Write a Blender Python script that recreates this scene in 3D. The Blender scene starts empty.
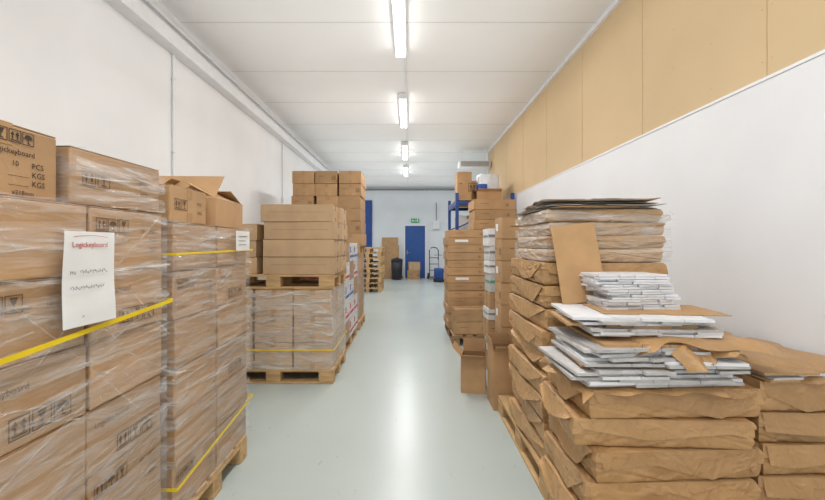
import bpy, bmesh, math, random
from mathutils import Vector, Matrix, noise
S = bpy.context.scene
COL = S.collection
R = random.Random(7)
PI = math.pi

# ------------------------------------------------------------ materials
def lin(c):
    return tuple(((v/255)/12.92 if v/255 <= .04045 else ((v/255+.055)/1.055)**2.4) for v in c)+(1,)
def streaks(N, L, vec, rot, sc=(.8, .8, 15), s=2.4, dist=.35):
    m2 = N.new('ShaderNodeMapping'); m2.inputs['Rotation'].default_value = rot; m2.inputs['Scale'].default_value = sc
    L.new(vec, m2.inputs['Vector'])
    n3 = N.new('ShaderNodeTexNoise'); n3.inputs['Scale'].default_value = s; n3.inputs['Detail'].default_value = 8; n3.inputs['Distortion'].default_value = dist
    L.new(m2.outputs['Vector'], n3.inputs['Vector'])
    return n3.outputs['Fac']
def mat(name, rgb, rough=.7, var=.06, nscale=8, bump=.0, bscale=60, metal=0, coat=0, rnd=.0, emit=0, stretch=(1,1,1), dark=None, ecol=(1, .98, .95, 1), crumple=0, filmy=0):
    m = bpy.data.materials.new(name); m.use_nodes = True
    nt = m.node_tree; N = nt.nodes; L = nt.links
    b = N['Principled BSDF']
    b.inputs['Roughness'].default_value = rough
    b.inputs['Metallic'].default_value = metal
    b.inputs['Coat Weight'].default_value = coat
    b.inputs['Coat Roughness'].default_value = .08
    tc = N.new('ShaderNodeTexCoord'); mp = N.new('ShaderNodeMapping')
    mp.inputs['Scale'].default_value = stretch
    L.new(tc.outputs['Object'], mp.inputs['Vector'])
    no = N.new('ShaderNodeTexNoise'); no.inputs['Scale'].default_value = nscale; no.inputs['Detail'].default_value = 6
    L.new(mp.outputs['Vector'], no.inputs['Vector'])
    cr = N.new('ShaderNodeValToRGB')
    base = lin(rgb)
    lo = tuple(v*(1-var*2.2) for v in base[:3])+(1,) if dark is None else lin(dark)
    hi = tuple(min(1, v*(1+var*1.2)) for v in base[:3])+(1,)
    cr.color_ramp.elements[0].position = .3; cr.color_ramp.elements[0].color = lo
    cr.color_ramp.elements[1].position = .65; cr.color_ramp.elements[1].color = hi
    L.new(no.outputs['Fac'], cr.inputs['Fac'])
    out = cr.outputs['Color']
    if rnd:
        oi = N.new('ShaderNodeObjectInfo'); mr = N.new('ShaderNodeMapRange')
        mr.inputs['To Min'].default_value = 1-rnd; mr.inputs['To Max'].default_value = 1+rnd*.6
        L.new(oi.outputs['Random'], mr.inputs['Value'])
        hs = N.new('ShaderNodeHueSaturation')
        L.new(mr.outputs['Result'], hs.inputs['Value']); L.new(out, hs.inputs['Color']); out = hs.outputs['Color']
    if filmy:   # tight clear film: wrinkle sheen painted into the colour as pale crossing streaks
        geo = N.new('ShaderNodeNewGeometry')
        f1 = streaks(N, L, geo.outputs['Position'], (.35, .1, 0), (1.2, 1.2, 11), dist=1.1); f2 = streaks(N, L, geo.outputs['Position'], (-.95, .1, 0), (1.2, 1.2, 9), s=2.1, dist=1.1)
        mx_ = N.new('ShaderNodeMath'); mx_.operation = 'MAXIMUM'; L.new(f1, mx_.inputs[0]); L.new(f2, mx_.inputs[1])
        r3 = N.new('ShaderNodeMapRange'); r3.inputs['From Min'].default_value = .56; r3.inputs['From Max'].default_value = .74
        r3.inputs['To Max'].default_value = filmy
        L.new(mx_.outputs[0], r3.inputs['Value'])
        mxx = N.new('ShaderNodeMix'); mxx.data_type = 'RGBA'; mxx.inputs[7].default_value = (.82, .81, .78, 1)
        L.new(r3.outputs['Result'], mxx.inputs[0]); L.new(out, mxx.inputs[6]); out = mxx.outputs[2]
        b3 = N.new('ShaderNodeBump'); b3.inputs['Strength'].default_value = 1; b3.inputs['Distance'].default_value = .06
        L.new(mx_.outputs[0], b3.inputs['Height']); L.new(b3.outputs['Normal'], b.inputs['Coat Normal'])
    L.new(out, b.inputs['Base Color'])
    if crumple:
        nd = N.new('ShaderNodeTexNoise'); nd.inputs['Scale'].default_value = 5; nd.inputs['Detail'].default_value = 3
        L.new(mp.outputs['Vector'], nd.inputs['Vector'])
        va = N.new('ShaderNodeVectorMath'); va.operation = 'MULTIPLY_ADD'; va.inputs[1].default_value = (.35, .35, .35)
        L.new(nd.outputs['Color'], va.inputs[0]); L.new(mp.outputs['Vector'], va.inputs[2])
        vo = N.new('ShaderNodeTexVoronoi'); vo.inputs['Scale'].default_value = 7
        v2 = N.new('ShaderNodeTexVoronoi'); v2.inputs['Scale'].default_value = 22
        L.new(va.outputs[0], vo.inputs['Vector']); L.new(va.outputs[0], v2.inputs['Vector'])
        ad = N.new('ShaderNodeMath'); ad.operation = 'MULTIPLY_ADD'; ad.inputs[1].default_value = .4
        L.new(v2.outputs['Distance'], ad.inputs[0]); L.new(vo.outputs['Distance'], ad.inputs[2])
        bp = N.new('ShaderNodeBump'); bp.inputs['Strength'].default_value = crumple; bp.inputs['Distance'].default_value = .03
        L.new(ad.outputs[0], bp.inputs['Height']); L.new(bp.outputs['Normal'], b.inputs['Normal'])
    elif bump:
        n2 = N.new('ShaderNodeTexNoise'); n2.inputs['Scale'].default_value = bscale; n2.inputs['Detail'].default_value = 4
        L.new(mp.outputs['Vector'], n2.inputs['Vector'])
        bp = N.new('ShaderNodeBump'); bp.inputs['Strength'].default_value = bump; bp.inputs['Distance'].default_value = .02
        L.new(n2.outputs['Fac'], bp.inputs['Height']); L.new(bp.outputs['Normal'], b.inputs['Normal'])
    if emit:
        b.inputs['Emission Color'].default_value = ecol; b.inputs['Emission Strength'].default_value = emit
    return m

def film(name, lo, hi, gl, col=(.86, .85, .83, 1)):
    """stretch film: transparent with crossing cloudy wrinkles and highlights"""
    m = bpy.data.materials.new(name); m.use_nodes = True
    nt = m.node_tree; N = nt.nodes; L = nt.links
    for n in list(N): N.remove(n)
    o = N.new('ShaderNodeOutputMaterial'); mx = N.new('ShaderNodeMixShader'); tr = N.new('ShaderNodeBsdfTransparent')
    p = N.new('ShaderNodeBsdfPrincipled'); p.inputs['Base Color'].default_value = col
    p.inputs['Roughness'].default_value = gl
    tc = N.new('ShaderNodeTexCoord')
    f1 = streaks(N, L, tc.outputs['Object'], (.55, .1, 0), (1.3, 1.3, 9), 2.0, 1.3)
    f2 = streaks(N, L, tc.outputs['Object'], (-.8, .1, 0), (1.3, 1.3, 8), 1.8, 1.3)
    mm = N.new('ShaderNodeMath'); mm.operation = 'MAXIMUM'; L.new(f1, mm.inputs[0]); L.new(f2, mm.inputs[1])
    mr = N.new('ShaderNodeMapRange'); mr.inputs['From Min'].default_value = .49; mr.inputs['From Max'].default_value = .76
    mr.inputs['To Min'].default_value = lo; mr.inputs['To Max'].default_value = hi
    L.new(mm.outputs[0], mr.inputs['Value']); L.new(mr.outputs['Result'], mx.inputs['Fac'])
    bp = N.new('ShaderNodeBump'); bp.inputs['Strength'].default_value = 1; bp.inputs['Distance'].default_value = .06
    L.new(mm.outputs[0], bp.inputs['Height']); L.new(bp.outputs['Normal'], p.inputs['Normal'])
    L.new(tr.outputs[0], mx.inputs[1]); L.new(p.outputs[0], mx.inputs[2]); L.new(mx.outputs[0], o.inputs['Surface'])
    return m

M = {}
M['card'] = mat('cardboard', (184, 146, 104), .75, .06, 5, .08, 90, rnd=.16)
M['card_in_shade'] = mat('cardboard_inside_shade', (150, 114, 78), .85, .05, 5)  # darker copy of the card: shade painted on insides of open cartons
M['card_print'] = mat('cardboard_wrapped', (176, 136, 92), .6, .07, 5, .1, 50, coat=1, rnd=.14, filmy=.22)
M['card_pale'] = mat('cardboard_pale', (195, 163, 126), .7, .05, 5, .08, 90, rnd=.12)
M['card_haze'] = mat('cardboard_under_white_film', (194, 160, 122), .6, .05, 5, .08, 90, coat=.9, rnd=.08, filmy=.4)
M['card_white'] = mat('white_card', (228, 228, 228), .55, .03, 6, .04, 60, rnd=.06)
M['card_grey'] = mat('grey_white_card', (204, 204, 202), .6, .05, 6, .04, 60, rnd=.14)
M['kraft'] = mat('kraft_paper', (190, 149, 101), .48, .06, 7, crumple=.36, rnd=.14)
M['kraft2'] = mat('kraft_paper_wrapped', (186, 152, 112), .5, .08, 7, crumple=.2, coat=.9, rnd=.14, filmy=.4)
M['flat_white'] = mat('white_blank_card', (226, 226, 228), .5, .04, 9, .05, 60, rnd=.10)
M['flat_grey'] = mat('grey_blank_card', (192, 189, 186), .6, .07, 14, .1, 80, rnd=.14)
M['flat_dull'] = mat('dull_grey_brown_card', (156, 144, 128), .7, .10, 14, .1, 80, rnd=.22)
M['flat_brown'] = mat('brown_blank_card', (188, 149, 104), .7, .06, 6, .06, 60, rnd=.08)
M['tape'] = mat('packing_tape', (178, 142, 102), .25, .04, 5)
M['ink'] = mat('black_print', (62, 48, 36), .8, .02)
M['ink_dark'] = mat('dark_pen', (70, 66, 68), .8, .02)
M['ink_faint'] = mat('faded_print', (98, 74, 50), .8, .02)
M['red'] = mat('red_print', (190, 46, 50), .6, .02)
M['green'] = mat('green_print', (90, 150, 120), .6, .02)
M['bluep'] = mat('blue_print', (40, 90, 170), .6, .02)
M['paper'] = mat('white_paper', (230, 230, 228), .6, .02)
M['wood'] = mat('pallet_wood', (200, 164, 116), .8, .12, 5, .2, 40, rnd=.14, stretch=(1, 6, 6))
M['wood_dark'] = mat('old_pallet_wood', (146, 116, 84), .85, .14, 5, .2, 40, rnd=.15, stretch=(6, 1, 6))
M['strap'] = mat('yellow_strap', (236, 204, 30), .4, .03)
M['film'] = film('stretch_film_sheet', .08, .50, .12)
M['film_white'] = film('white_stretch_film_sheet', .16, .66, .14, (.90, .88, .84, 1))
M['crease'] = film('stretch_film_crease', .2, .65, .08)
M['wall'] = mat('white_wall_paint', (234, 235, 236), .75, .02, 1.2, .03, 60)
M['wall2'] = mat('white_wall_board', (233, 234, 236), .6, .015, 1.5, .02, 60)
M['wall3'] = mat('far_wall_paint', (224, 228, 232), .75, .02, 1.2, .03, 60)
M['tan'] = mat('tan_gypsum_board', (214, 188, 148), .85, .025, 1.0, .03, 60)
M['tanline'] = mat('tan_board_joint', (202, 175, 135), .9, .03)
M['white_metal'] = mat('white_metal', (230, 231, 233), .45, .02)
M['grey_metal'] = mat('grey_metal', (140, 142, 144), .4, .05, metal=.4)
M['dark'] = mat('dark_plastic', (34, 36, 42), .5, .05)
M['blue'] = mat('blue_door_paint', (32, 80, 150), .45, .04)
M['rack'] = mat('blue_rack_steel', (34, 72, 142), .4, .05, metal=.1)
M['tube'] = mat('lamp_tube', (255, 255, 255), .4, 0, emit=11)
M['exit'] = mat('exit_green', (10, 140, 80), .4, .02, emit=.15, ecol=(.0, .5, .18, 1))
M['board'] = mat('hardboard_sheet', (178, 142, 100), .7, .06)
M['bag'] = mat('white_bag', (222, 226, 232), .3, .05, 6, .6, 9, coat=.6)
M['ceil'] = mat('ceiling_boards', (234, 234, 233), .7, .012, 1.0)
M['seam'] = mat('ceiling_joint', (204, 203, 200), .8, .02)
def floor_mat():
    m = mat('epoxy_floor', (181, 190, 186), .34, .016, .8, 0, 30)
    nt = m.node_tree; N = nt.nodes; L = nt.links; b = N['Principled BSDF']
    b.inputs['Specular IOR Level'].default_value = .42
    b.inputs['Roughness'].default_value = .27
    tc = N.new('ShaderNodeTexCoord')
    src = b.inputs['Base Color'].links[0].from_socket
    v = N.new('ShaderNodeTexNoise'); v.inputs['Scale'].default_value = 22; v.inputs['Detail'].default_value = 3
    mp = N.new('ShaderNodeMapping'); mp.inputs['Scale'].default_value = (1, .35, 1); L.new(tc.outputs['Object'], mp.inputs['Vector']); L.new(mp.outputs['Vector'], v.inputs['Vector'])
    rr = N.new('ShaderNodeMapRange'); rr.inputs['From Min'].default_value = .68; rr.inputs['From Max'].default_value = .76; rr.inputs['To Max'].default_value = .3
    L.new(v.outputs['Fac'], rr.inputs['Value'])
    mx = N.new('ShaderNodeMix'); mx.data_type = 'RGBA'; mx.inputs[7].default_value = lin((116, 120, 118))
    L.new(rr.outputs['Result'], mx.inputs[0]); L.new(src, mx.inputs[6]); L.new(mx.outputs[2], b.inputs['Base Color'])
    return m
M['floor'] = floor_mat()

# ------------------------------------------------------------ helpers
def link(name, me, m, parent=None):
    o = bpy.data.objects.new(name, me); COL.objects.link(o)
    if m is not None and not me.materials:
        for q in (m if isinstance(m, (list, tuple)) else [m]): me.materials.append(q)
    if parent: o.parent = parent
    return o
def fin(bm, name='m', smooth=False):
    me = bpy.data.meshes.new(name); bmesh.ops.recalc_face_normals(bm, faces=bm.faces); bm.to_mesh(me); bm.free()
    if smooth:
        for p in me.polygons: p.use_smooth = True
    return me
def rawfin(bm, name='m'):
    me = bpy.data.meshes.new(name); bm.to_mesh(me); bm.free(); return me
def tag(o, label, cat, group=None):
    o['label'] = label; o['category'] = cat
    if group: o['group'] = group
    return o
def thing(name, label, cat, loc, rz=0, group=None):
    o = bpy.data.objects.new(name, None); COL.objects.link(o); o.empty_display_size = .1
    o.location = loc; o.rotation_euler = (0, 0, rz)
    return tag(o, label, cat, group)
def bx(bm, x0, x1, y0, y1, z0, z1, bev=0, mi=0, seg=1):
    r = bmesh.ops.create_cube(bm, size=1)
    vs = r['verts']
    for v in vs:
        v.co = Vector(((x0+x1)/2+v.co.x*(x1-x0), (y0+y1)/2+v.co.y*(y1-y0), (z0+z1)/2+v.co.z*(z1-z0)))
    fs = set(f for v in vs for f in v.link_faces)
    for f in fs: f.material_index = mi
    if bev:
        es = list(set(e for v in vs for e in v.link_edges))
        bmesh.ops.bevel(bm, geom=es, offset=bev, segments=seg, affect='EDGES', profile=.5)
def tube(bm, pts, r, n=8, cap=True, mi=0):
    pts = [Vector(p) for p in pts]; rings = []
    for i, p in enumerate(pts):
        d = (pts[min(i+1, len(pts)-1)]-pts[max(i-1, 0)]).normalized()
        a = Vector((0, 0, 1)) if abs(d.z) < .9 else Vector((1, 0, 0))
        u = d.cross(a).normalized(); v = d.cross(u)
        rr = r[i] if isinstance(r, (list, tuple)) else r
        rings.append([bm.verts.new(p+u*rr*math.cos(2*PI*k/n)+v*rr*math.sin(2*PI*k/n)) for k in range(n)])
    for a, b in zip(rings, rings[1:]):
        for k in range(n):
            f = bm.faces.new((a[k], a[(k+1) % n], b[(k+1) % n], b[k])); f.material_index = mi
    if cap:
        bm.faces.new(rings[0][::-1]).material_index = mi; bm.faces.new(rings[-1]).material_index = mi
def one(name, m, fn, parent=None, smooth=False):
    bm = bmesh.new(); fn(bm); return link(name, fin(bm, name, smooth), m, parent)
def struct(name, m, fn):
    o = one(name, m, fn); o['kind'] = 'structure'; return o
ORD = ['', 'top', 'second', 'third', 'fourth', 'fifth', 'sixth', 'seventh', 'eighth', 'ninth', 'tenth', 'eleventh', 'twelfth',
       'thirteenth', 'fourteenth', 'fifteenth', 'sixteenth', 'seventeenth', 'eighteenth', 'nineteenth', 'twentieth']
def layer(k):
    return 'top layer' if k == 1 else ORD[k]+' layer from top'
def from_top(k):
    return 'topmost' if k == 1 else ORD[k]+' from top'

# text geometry cache
TX = {}
def text_geo(s):
    if s in TX: return TX[s]
    cu = bpy.data.curves.new('t', 'FONT'); cu.body = s; cu.size = 1; cu.resolution_u = 2; cu.offset = .004
    ob = bpy.data.objects.new('t', cu); COL.objects.link(ob)
    dg = bpy.context.evaluated_depsgraph_get(); dg.update()
    me = bpy.data.meshes.new_from_object(ob.evaluated_get(dg))
    g = ([(v.co.x, v.co.y) for v in me.vertices], [tuple(p.vertices) for p in me.polygons])
    bpy.data.objects.remove(ob); bpy.data.curves.remove(cu); bpy.data.meshes.remove(me)
    TX[s] = g; return g
class Face:
    """2D drawing on a plane: O origin, U right, V up"""
    def __init__(s, bm, O, U, V): s.bm, s.O, s.U, s.V = bm, Vector(O), Vector(U), Vector(V)
    def p(s, u, v): return s.O+s.U*u+s.V*v
    def text(s, t, u, v, size, mi=0, xs=1):
        vs, fs = text_geo(t); nv = [s.bm.verts.new(s.p(u+a*size*xs, v+b*size)) for a, b in vs]
        for f in fs:
            try: s.bm.faces.new([nv[i] for i in f]).material_index = mi
            except Exception: pass
    def poly(s, pts, mi=0):
        s.bm.faces.new([s.bm.verts.new(s.p(*q)) for q in pts]).material_index = mi
    def rect(s, a, b, c, d, mi=0): s.poly([(a, b), (c, b), (c, d), (a, d)], mi)
    def frame(s, a, b, c, d, t, mi=0):
        s.rect(a, b, c, b+t, mi); s.rect(a, d-t, c, d, mi); s.rect(a, b+t, a+t, d-t, mi); s.rect(c-t, b+t, c, d-t, mi)
    def line(s, pts, w, mi=0):
        for (a, b), (c, d) in zip(pts, pts[1:]):
            l = math.hypot(c-a, d-b) or 1; nx, ny = -(d-b)/l*w/2, (c-a)/l*w/2
            s.poly([(a+nx, b+ny), (c+nx, d+ny), (c-nx, d-ny), (a-nx, b-ny)], mi)
    def arrows(s, u, v, k, mi=0):
        s.frame(u, v, u+k, v+k, k*.06, mi)
        for q in (.3, .7):
            s.rect(u+k*(q-.06), v+k*.25, u+k*(q+.06), v+k*.6, mi)
            s.poly([(u+k*(q-.16), v+k*.56), (u+k*(q+.16), v+k*.56), (u+k*q, v+k*.86)], mi)
        s.rect(u+k*.15, v+k*.12, u+k*.85, v+k*.2, mi)
    def umbrella(s, u, v, k, mi=0):
        s.frame(u, v, u+k, v+k, k*.06, mi)
        s.poly([(u+k*(.5+.36*math.cos(PI*i/8)), v+k*(.5+.34*math.sin(PI*i/8))) for i in range(9)], mi)
        s.rect(u+k*.46, v+k*.15, u+k*.54, v+k*.5, mi); s.rect(u+k*.46, v+k*.13, u+k*.68, v+k*.2, mi)
    def glass(s, u, v, k, mi=0):
        s.frame(u, v, u+k, v+k, k*.06, mi)
        s.poly([(u+k*.26, v+k*.86), (u+k*.4, v+k*.5), (u+k*.6, v+k*.5), (u+k*.74, v+k*.86)], mi)
        s.rect(u+k*.46, v+k*.2, u+k*.54, v+k*.5, mi); s.rect(u+k*.3, v+k*.13, u+k*.7, v+k*.2, mi)

# ------------------------------------------------------------ cartons
CM = {}
def carton_meshes(w, d, h, seam):
    k = (round(w, 3), round(d, 3), round(h, 3), seam)
    if k in CM: return CM[k]
    bm = bmesh.new()
    g = .0035
    bx(bm, -w/2, w/2, -d/2, d/2, 0, h-g, .006, seg=2)
    if seam == 'x':
        bx(bm, -w/2+.001, w/2-.001, -d/2+.001, -.002, h-g, h, .0012); bx(bm, -w/2+.001, w/2-.001, .002, d/2-.001, h-g, h, .0012)
    else:
        bx(bm, -w/2+.001, -.002, -d/2+.001, d/2-.001, h-g, h, .0012); bx(bm, .002, w/2-.001, -d/2+.001, d/2-.001, h-g, h, .0012)
    body = fin(bm, 'box_body')
    bm = bmesh.new(); t = .024; e = .0012; dn = min(.06, h*.3)
    if seam == 'x':
        bx(bm, -w/2-e, w/2+e, -t, t, h, h+e)
        for s in (-1, 1):
            a, b = sorted((s*w/2, s*(w/2+e))); bx(bm, a, b, -t, t, h-dn, h); bx(bm, a, b, -t, t, .002, dn)
    else:
        bx(bm, -t, t, -d/2-e, d/2+e, h, h+e)
        for s in (-1, 1):
            a, b = sorted((s*d/2, s*(d/2+e))); bx(bm, -t, t, a, b, h-dn, h); bx(bm, -t, t, a, b, .002, dn)
    tp = fin(bm, 'tape')
    CM[k] = (body, tp); return CM[k]
PM = {}
def print_mesh(style, face, w, d, h, ink):
    k = (style, face, round(w, 3), round(d, 3), round(h, 3), ink)
    if k in PM: return PM[k]
    bm = bmesh.new(); e = .0024
    if face == '+x': F = Face(bm, (w/2+e, 0, h/2), (0, 1, 0), (0, 0, 1)); W = d
    elif face == '-x': F = Face(bm, (-w/2-e, 0, h/2), (0, -1, 0), (0, 0, 1)); W = d
    else: F = Face(bm, (0, -d/2-e, h/2), (1, 0, 0), (0, 0, 1)); W = w
    H = h
    if style == 'top':      # the loose box at the left edge
        q = H*.18
        F.arrows(.012, H*.25, q); F.umbrella(.012+q*1.1, H*.25, q); F.glass(.012-q*1.1, H*.25, q)
        F.text('Logickeyboard', -.040, H*.09, H*.11)
        F.text('10', W*.06, -H*.07, H*.105)
        for i, t in enumerate(('PCS', 'KGS', 'KGS')): F.text(t, W*.24, -H*(.07+.13*i), H*.115)
        F.line([(W*.03, -H*.21), (W*.21, -H*.21)], .0012); F.line([(W*.03, -H*.34), (W*.21, -H*.34)], .0012)
        F.text('x218mm', W*.06, -H*.47, H*.095)
    elif style == 'a':      # icons left, quantities right
        q = H*.22
        F.arrows(-W*.44, H*.12, q); F.umbrella(-W*.44+q*1.08, H*.12, q); F.glass(-W*.44+q*2.16, H*.12, q)
        F.text('x218mm', -W*.42, -H*.30, H*.09)
        for i, t in enumerate(('PCS', 'KGS', 'KGS')):
            F.text(t, W*.28, H*(.14-.16*i), H*.10)
        F.text('10', W*.14, H*.14, H*.10)
    elif style == 'b':    # icons low
        q = H*.27
        F.arrows(-W*.16, -H*.38, q); F.glass(-W*.16+q*1.1, -H*.38, q); F.umbrella(-W*.16+q*2.2, -H*.38, q)
        F.text('Logickeyboard', -W*.42, H*.18, H*.12)
    elif style == 'c':    # long printed line
        for i, t in enumerate(('PCS', 'KGS')): F.text(t, W*.22, H*(.05-.25*i), H*.13)
        F.arrows(-W*.40, -H*.15, H*.3); F.glass(-W*.40+H*.34, -H*.15, H*.3)
    elif style == 'd':    # tiny print far away
        F.arrows(W*.26, -H*.2, H*.3); F.rect(-W*.35, H*.06, -W*.14, H*.09)
    elif style == 's': F.rect(-W*.30, -H*.12, W*.02, H*.22)
    elif style == 'e': F.rect(-W*.40, H*.05, W*.40, H*.06)
    me = rawfin(bm, 'print'); PM[k] = me; return me
def carton(x, y, z, w, d, h, label, group=None, m='card', seam=None, pr=None, rz=0., cat='box', name='carton', tape=True, prm='ink_faint'):
    t = thing(name, label, cat, (x, y, z), rz, group)
    seam = seam or ('x' if w >= d else 'y')
    b, tp = carton_meshes(w, d, h, seam)
    mm = bpy.data.meshes.get('box_body_'+m+b.name)
    if not mm: mm = b.copy(); mm.name = 'box_body_'+m+b.name; mm.materials.clear(); mm.materials.append(M[m])
    bo = link('box_body', mm, None, t)
    if tape: link('tape', tp, M['tape'], t)
    if pr:
        for st, fc in pr:
            me = print_mesh(st, fc, w, d, h, prm); link('sticker' if st == 's' else 'print', me, M['paper' if st == 's' else prm], bo)
    return t
def grid(desc, group, x0, x1, y0, y1, z0, nx, ny, nz, h, xn, yn, m='card', prf=None, seam=None, jit=.004, rot=.8, tape=True, skip=None):
    w = (x1-x0)/nx; d = (y1-y0)/ny
    for k in range(nz):
        for i in range(nx):
            for j in range(ny):
                if skip and skip(i, j, k): continue
                lab = desc+', '+layer(nz-k)
                if nx > 1: lab += ', '+xn[i]
                if ny > 1: lab += ', '+yn[j]
                carton(x0+w*(i+.5)+R.uniform(-jit, jit), y0+d*(j+.5)+R.uniform(-jit, jit)*.5, z0+h*k, w-.014, d-.014, h-.0015,
                       lab, group, m=m, pr=prf(i, j, k) if prf else None, rz=math.radians(R.uniform(-rot, rot)), seam=seam, tape=tape)

def open_carton(x, y, z, w, d, h, label, rz=0, m='card', fl=(60, 110, 70, 100), group=None, fh=None):
    """open topped carton with four flaps; angle of -x,+x,-y,+y flap (90 = upright, above 90 = folded outwards)"""
    t = thing('open_carton', label, 'box', (x, y, z), rz, group)
    def body(bm):
        k = .005
        bx(bm, -w/2, w/2, -d/2, d/2, 0, k); bx(bm, -w/2, -w/2+k, -d/2, d/2, k, h); bx(bm, w/2-k, w/2, -d/2, d/2, k, h)
        bx(bm, -w/2+k, w/2-k, -d/2, -d/2+k, k, h); bx(bm, -w/2+k, w/2-k, d/2-k, d/2, k, h)
        for f in bm.faces:
            c = f.calc_center_median()
            if abs(c.x) < w/2-.0045 and abs(c.y) < d/2-.0045 and .004 < c.z < h-.001: f.material_index = 1
    one('box_body', [M[m], M['card_in_shade']], body, t)
    fh = fh or min(w, d)*.48
    for i, (px, py, L_, ax) in enumerate(((-w/2, 0, d, 'y'), (w/2, 0, d, 'y'), (0, -d/2, w, 'x'), (0, d/2, w, 'x'))):
        bm = bmesh.new()
        a = math.radians(fl[i]-90); s = -1 if i in (0, 2) else 1
        bx(bm, -L_/2+.004, L_/2-.004, -.002, .002, 0, fh, .001)
        rotm = Matrix.Rotation(-s*a, 4, 'X')
        if ax == 'y': rotm = Matrix.Rotation(s*a, 4, 'Y') @ Matrix.Rotation(PI/2, 4, 'Z')
        bm.transform(Matrix.Translation((px, py, h)) @ rotm)
        link('flap', fin(bm, 'flap'), M[m], t)
    return t

# ------------------------------------------------------------ pallets
def pallet_parts():
    P = []
    for i in range(5):
        w = .145 if i in (0, 2, 4) else .1
        yc = -.4+.0725+i*(.8-.145)/4
        P.append(('deck_board', (-.6, .6, yc-w/2, yc+w/2, .122, .144)))
    for i in range(3):
        xc = -.6+.0725+i*(1.2-.145)/2
        P.append(('stringer_board', (xc-.0725, xc+.0725, -.4, .4, .1, .122)))
        for j in range(3):
            yc = (-.35, 0, .35)[j]
            P.append(('block', (xc-.0725, xc+.0725, yc-.05, yc+.05, .022, .1)))
    for j in range(3):
        yc = (-.35, 0, .35)[j]; P.append(('bottom_board', (-.6, .6, yc-.05, yc+.05, 0, .022)))
    return P
PPM = {}
def pallet(x, y, z, label, rz=0, group=None, m='wood', simple=False, sy=1):
    if simple:
        def f(bm):
            for n, b in pallet_parts(): bx(bm, *b)
        me = bpy.data.meshes.get('pallet_simple')
        if me: o = link('pallet', me, None)
        else:
            o = one('pallet', M[m], f); o.data.name = 'pallet_simple'
        o.location = (x, y, z); o.rotation_euler.z = rz
        return tag(o, label, 'pallet', group)
    t = thing('pallet', label, 'pallet', (x, y, z), rz, group); t.scale = (1, sy, 1)
    if m not in PPM:
        PPM[m] = []
        for n, b in pallet_parts():
            bm = bmesh.new(); bx(bm, *b, .003); me = fin(bm, n); me.materials.append(M[m]); PPM[m].append((n, me))
    for n, me in PPM[m]: link(n, me, None, t)
    return t

# ------------------------------------------------------------ film and straps
def perim(x0, x1, y0, y1, off, step=.05):
    a, b, c, d = x0-off, x1+off, y0-off, y1+off
    pts = []
    cs = [(a, c), (b, c), (b, d), (a, d), (a, c)]
    for (p, q), (r, s) in zip(cs, cs[1:]):
        L_ = math.hypot(r-p, s-q); n = max(2, int(L_/step))
        for i in range(n): pts.append((p+(r-p)*i/n, q+(s-q)*i/n))
    return pts
def wrap(label, x0, x1, y0, y1, z0, z1, n=30, seed=1, group=None, base=.003, fm='film', gap=.03):
    """stretch film: windings stacked up the load with narrow gaps, plus taut creases over them"""
    rr = random.Random(seed); bm = bmesh.new()
    P = perim(x0, x1, y0, y1, base+.004, .035); N_ = len(P)
    z = z0; ph = rr.uniform(0, 9)
    while z < z1-.02:
        hh = min(rr.uniform(.07, .17), z1-z); g = rr.uniform(.004, gap)
        p2 = rr.uniform(0, 9); rows = []
        for i in range(N_):
            x, y = P[i]
            za = z+.010*math.sin(ph+i*.13)+.004*math.sin(i*.7+ph); zb = z+hh-g+.012*math.sin(p2+i*.17)+.005*math.sin(i*.6)
            za = max(z0, min(z1, za)); zb = max(za+.004, min(z1, zb))
            rows.append((bm.verts.new((x, y, za)), bm.verts.new((x, y, zb))))
        for i in range(N_):
            a, b = rows[i], rows[(i+1) % N_]; bm.faces.new((a[0], b[0], b[1], a[1]))
        z += hh
    for q in range(n):
        P2 = perim(x0, x1, y0, y1, base+.010+.00002*q, .035); N2 = len(P2)
        ln = rr.randint(6, max(9, int(N2*.22))); s0 = rr.randrange(N2); zc = rr.uniform(z0, z1)
        sl = rr.choice((.15, .5, 1.1))*rr.uniform(-1, 1); ph = rr.uniform(0, 9); prev = None; hw = rr.uniform(.0006, .0035)
        for i in range(ln):
            x, y = P2[(s0+i) % N2]; u = i/ln
            zz = zc+sl*(i*.035)+.006*math.sin(ph+i*.3)
            w = hw*(.25+.75*math.sin(PI*u))*(1+.45*math.sin(ph+i*.6))
            if zz-w < z0 or zz+w > z1: prev = None; continue
            c = (bm.verts.new((x, y, zz-w)), bm.verts.new((x, y, zz+w)))
            if prev: bm.faces.new((prev[0], c[0], c[1], prev[1])).material_index = 1
            prev = c
    me = rawfin(bm, 'stretch_wrap')
    o = link('stretch_wrap', me, [M[fm], M['crease']])
    return tag(o, label, 'plastic wrap', group)
def strap(label, x0, x1, y0, y1, za, zb, off=.022, w=.008, group='yellow straps round the pallets'):
    bm = bmesh.new(); P = perim(x0, x1, y0, y1, off, .1); N_ = len(P); rg = []
    for x, y in P:
        z = za+(zb-za)*(y-y0)/(y1-y0)
        cx, cy = (x0+x1)/2, (y0+y1)/2; dx, dy = (.0012 if x > cx else -.0012), (.0012 if y > cy else -.0012)
        rg.append([bm.verts.new((x, y, z-w)), bm.verts.new((x+dx, y+dy, z-w)), bm.verts.new((x+dx, y+dy, z+w)), bm.verts.new((x, y, z+w))])
    for i in range(N_):
        a, b = rg[i], rg[(i+1) % N_]
        for k in range(4): bm.faces.new((a[k], a[(k+1) % 4], b[(k+1) % 4], b[k]))
    o = link('strapping_band', fin(bm, 'strap'), M['strap']); return tag(o, label, 'strap', group)

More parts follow.
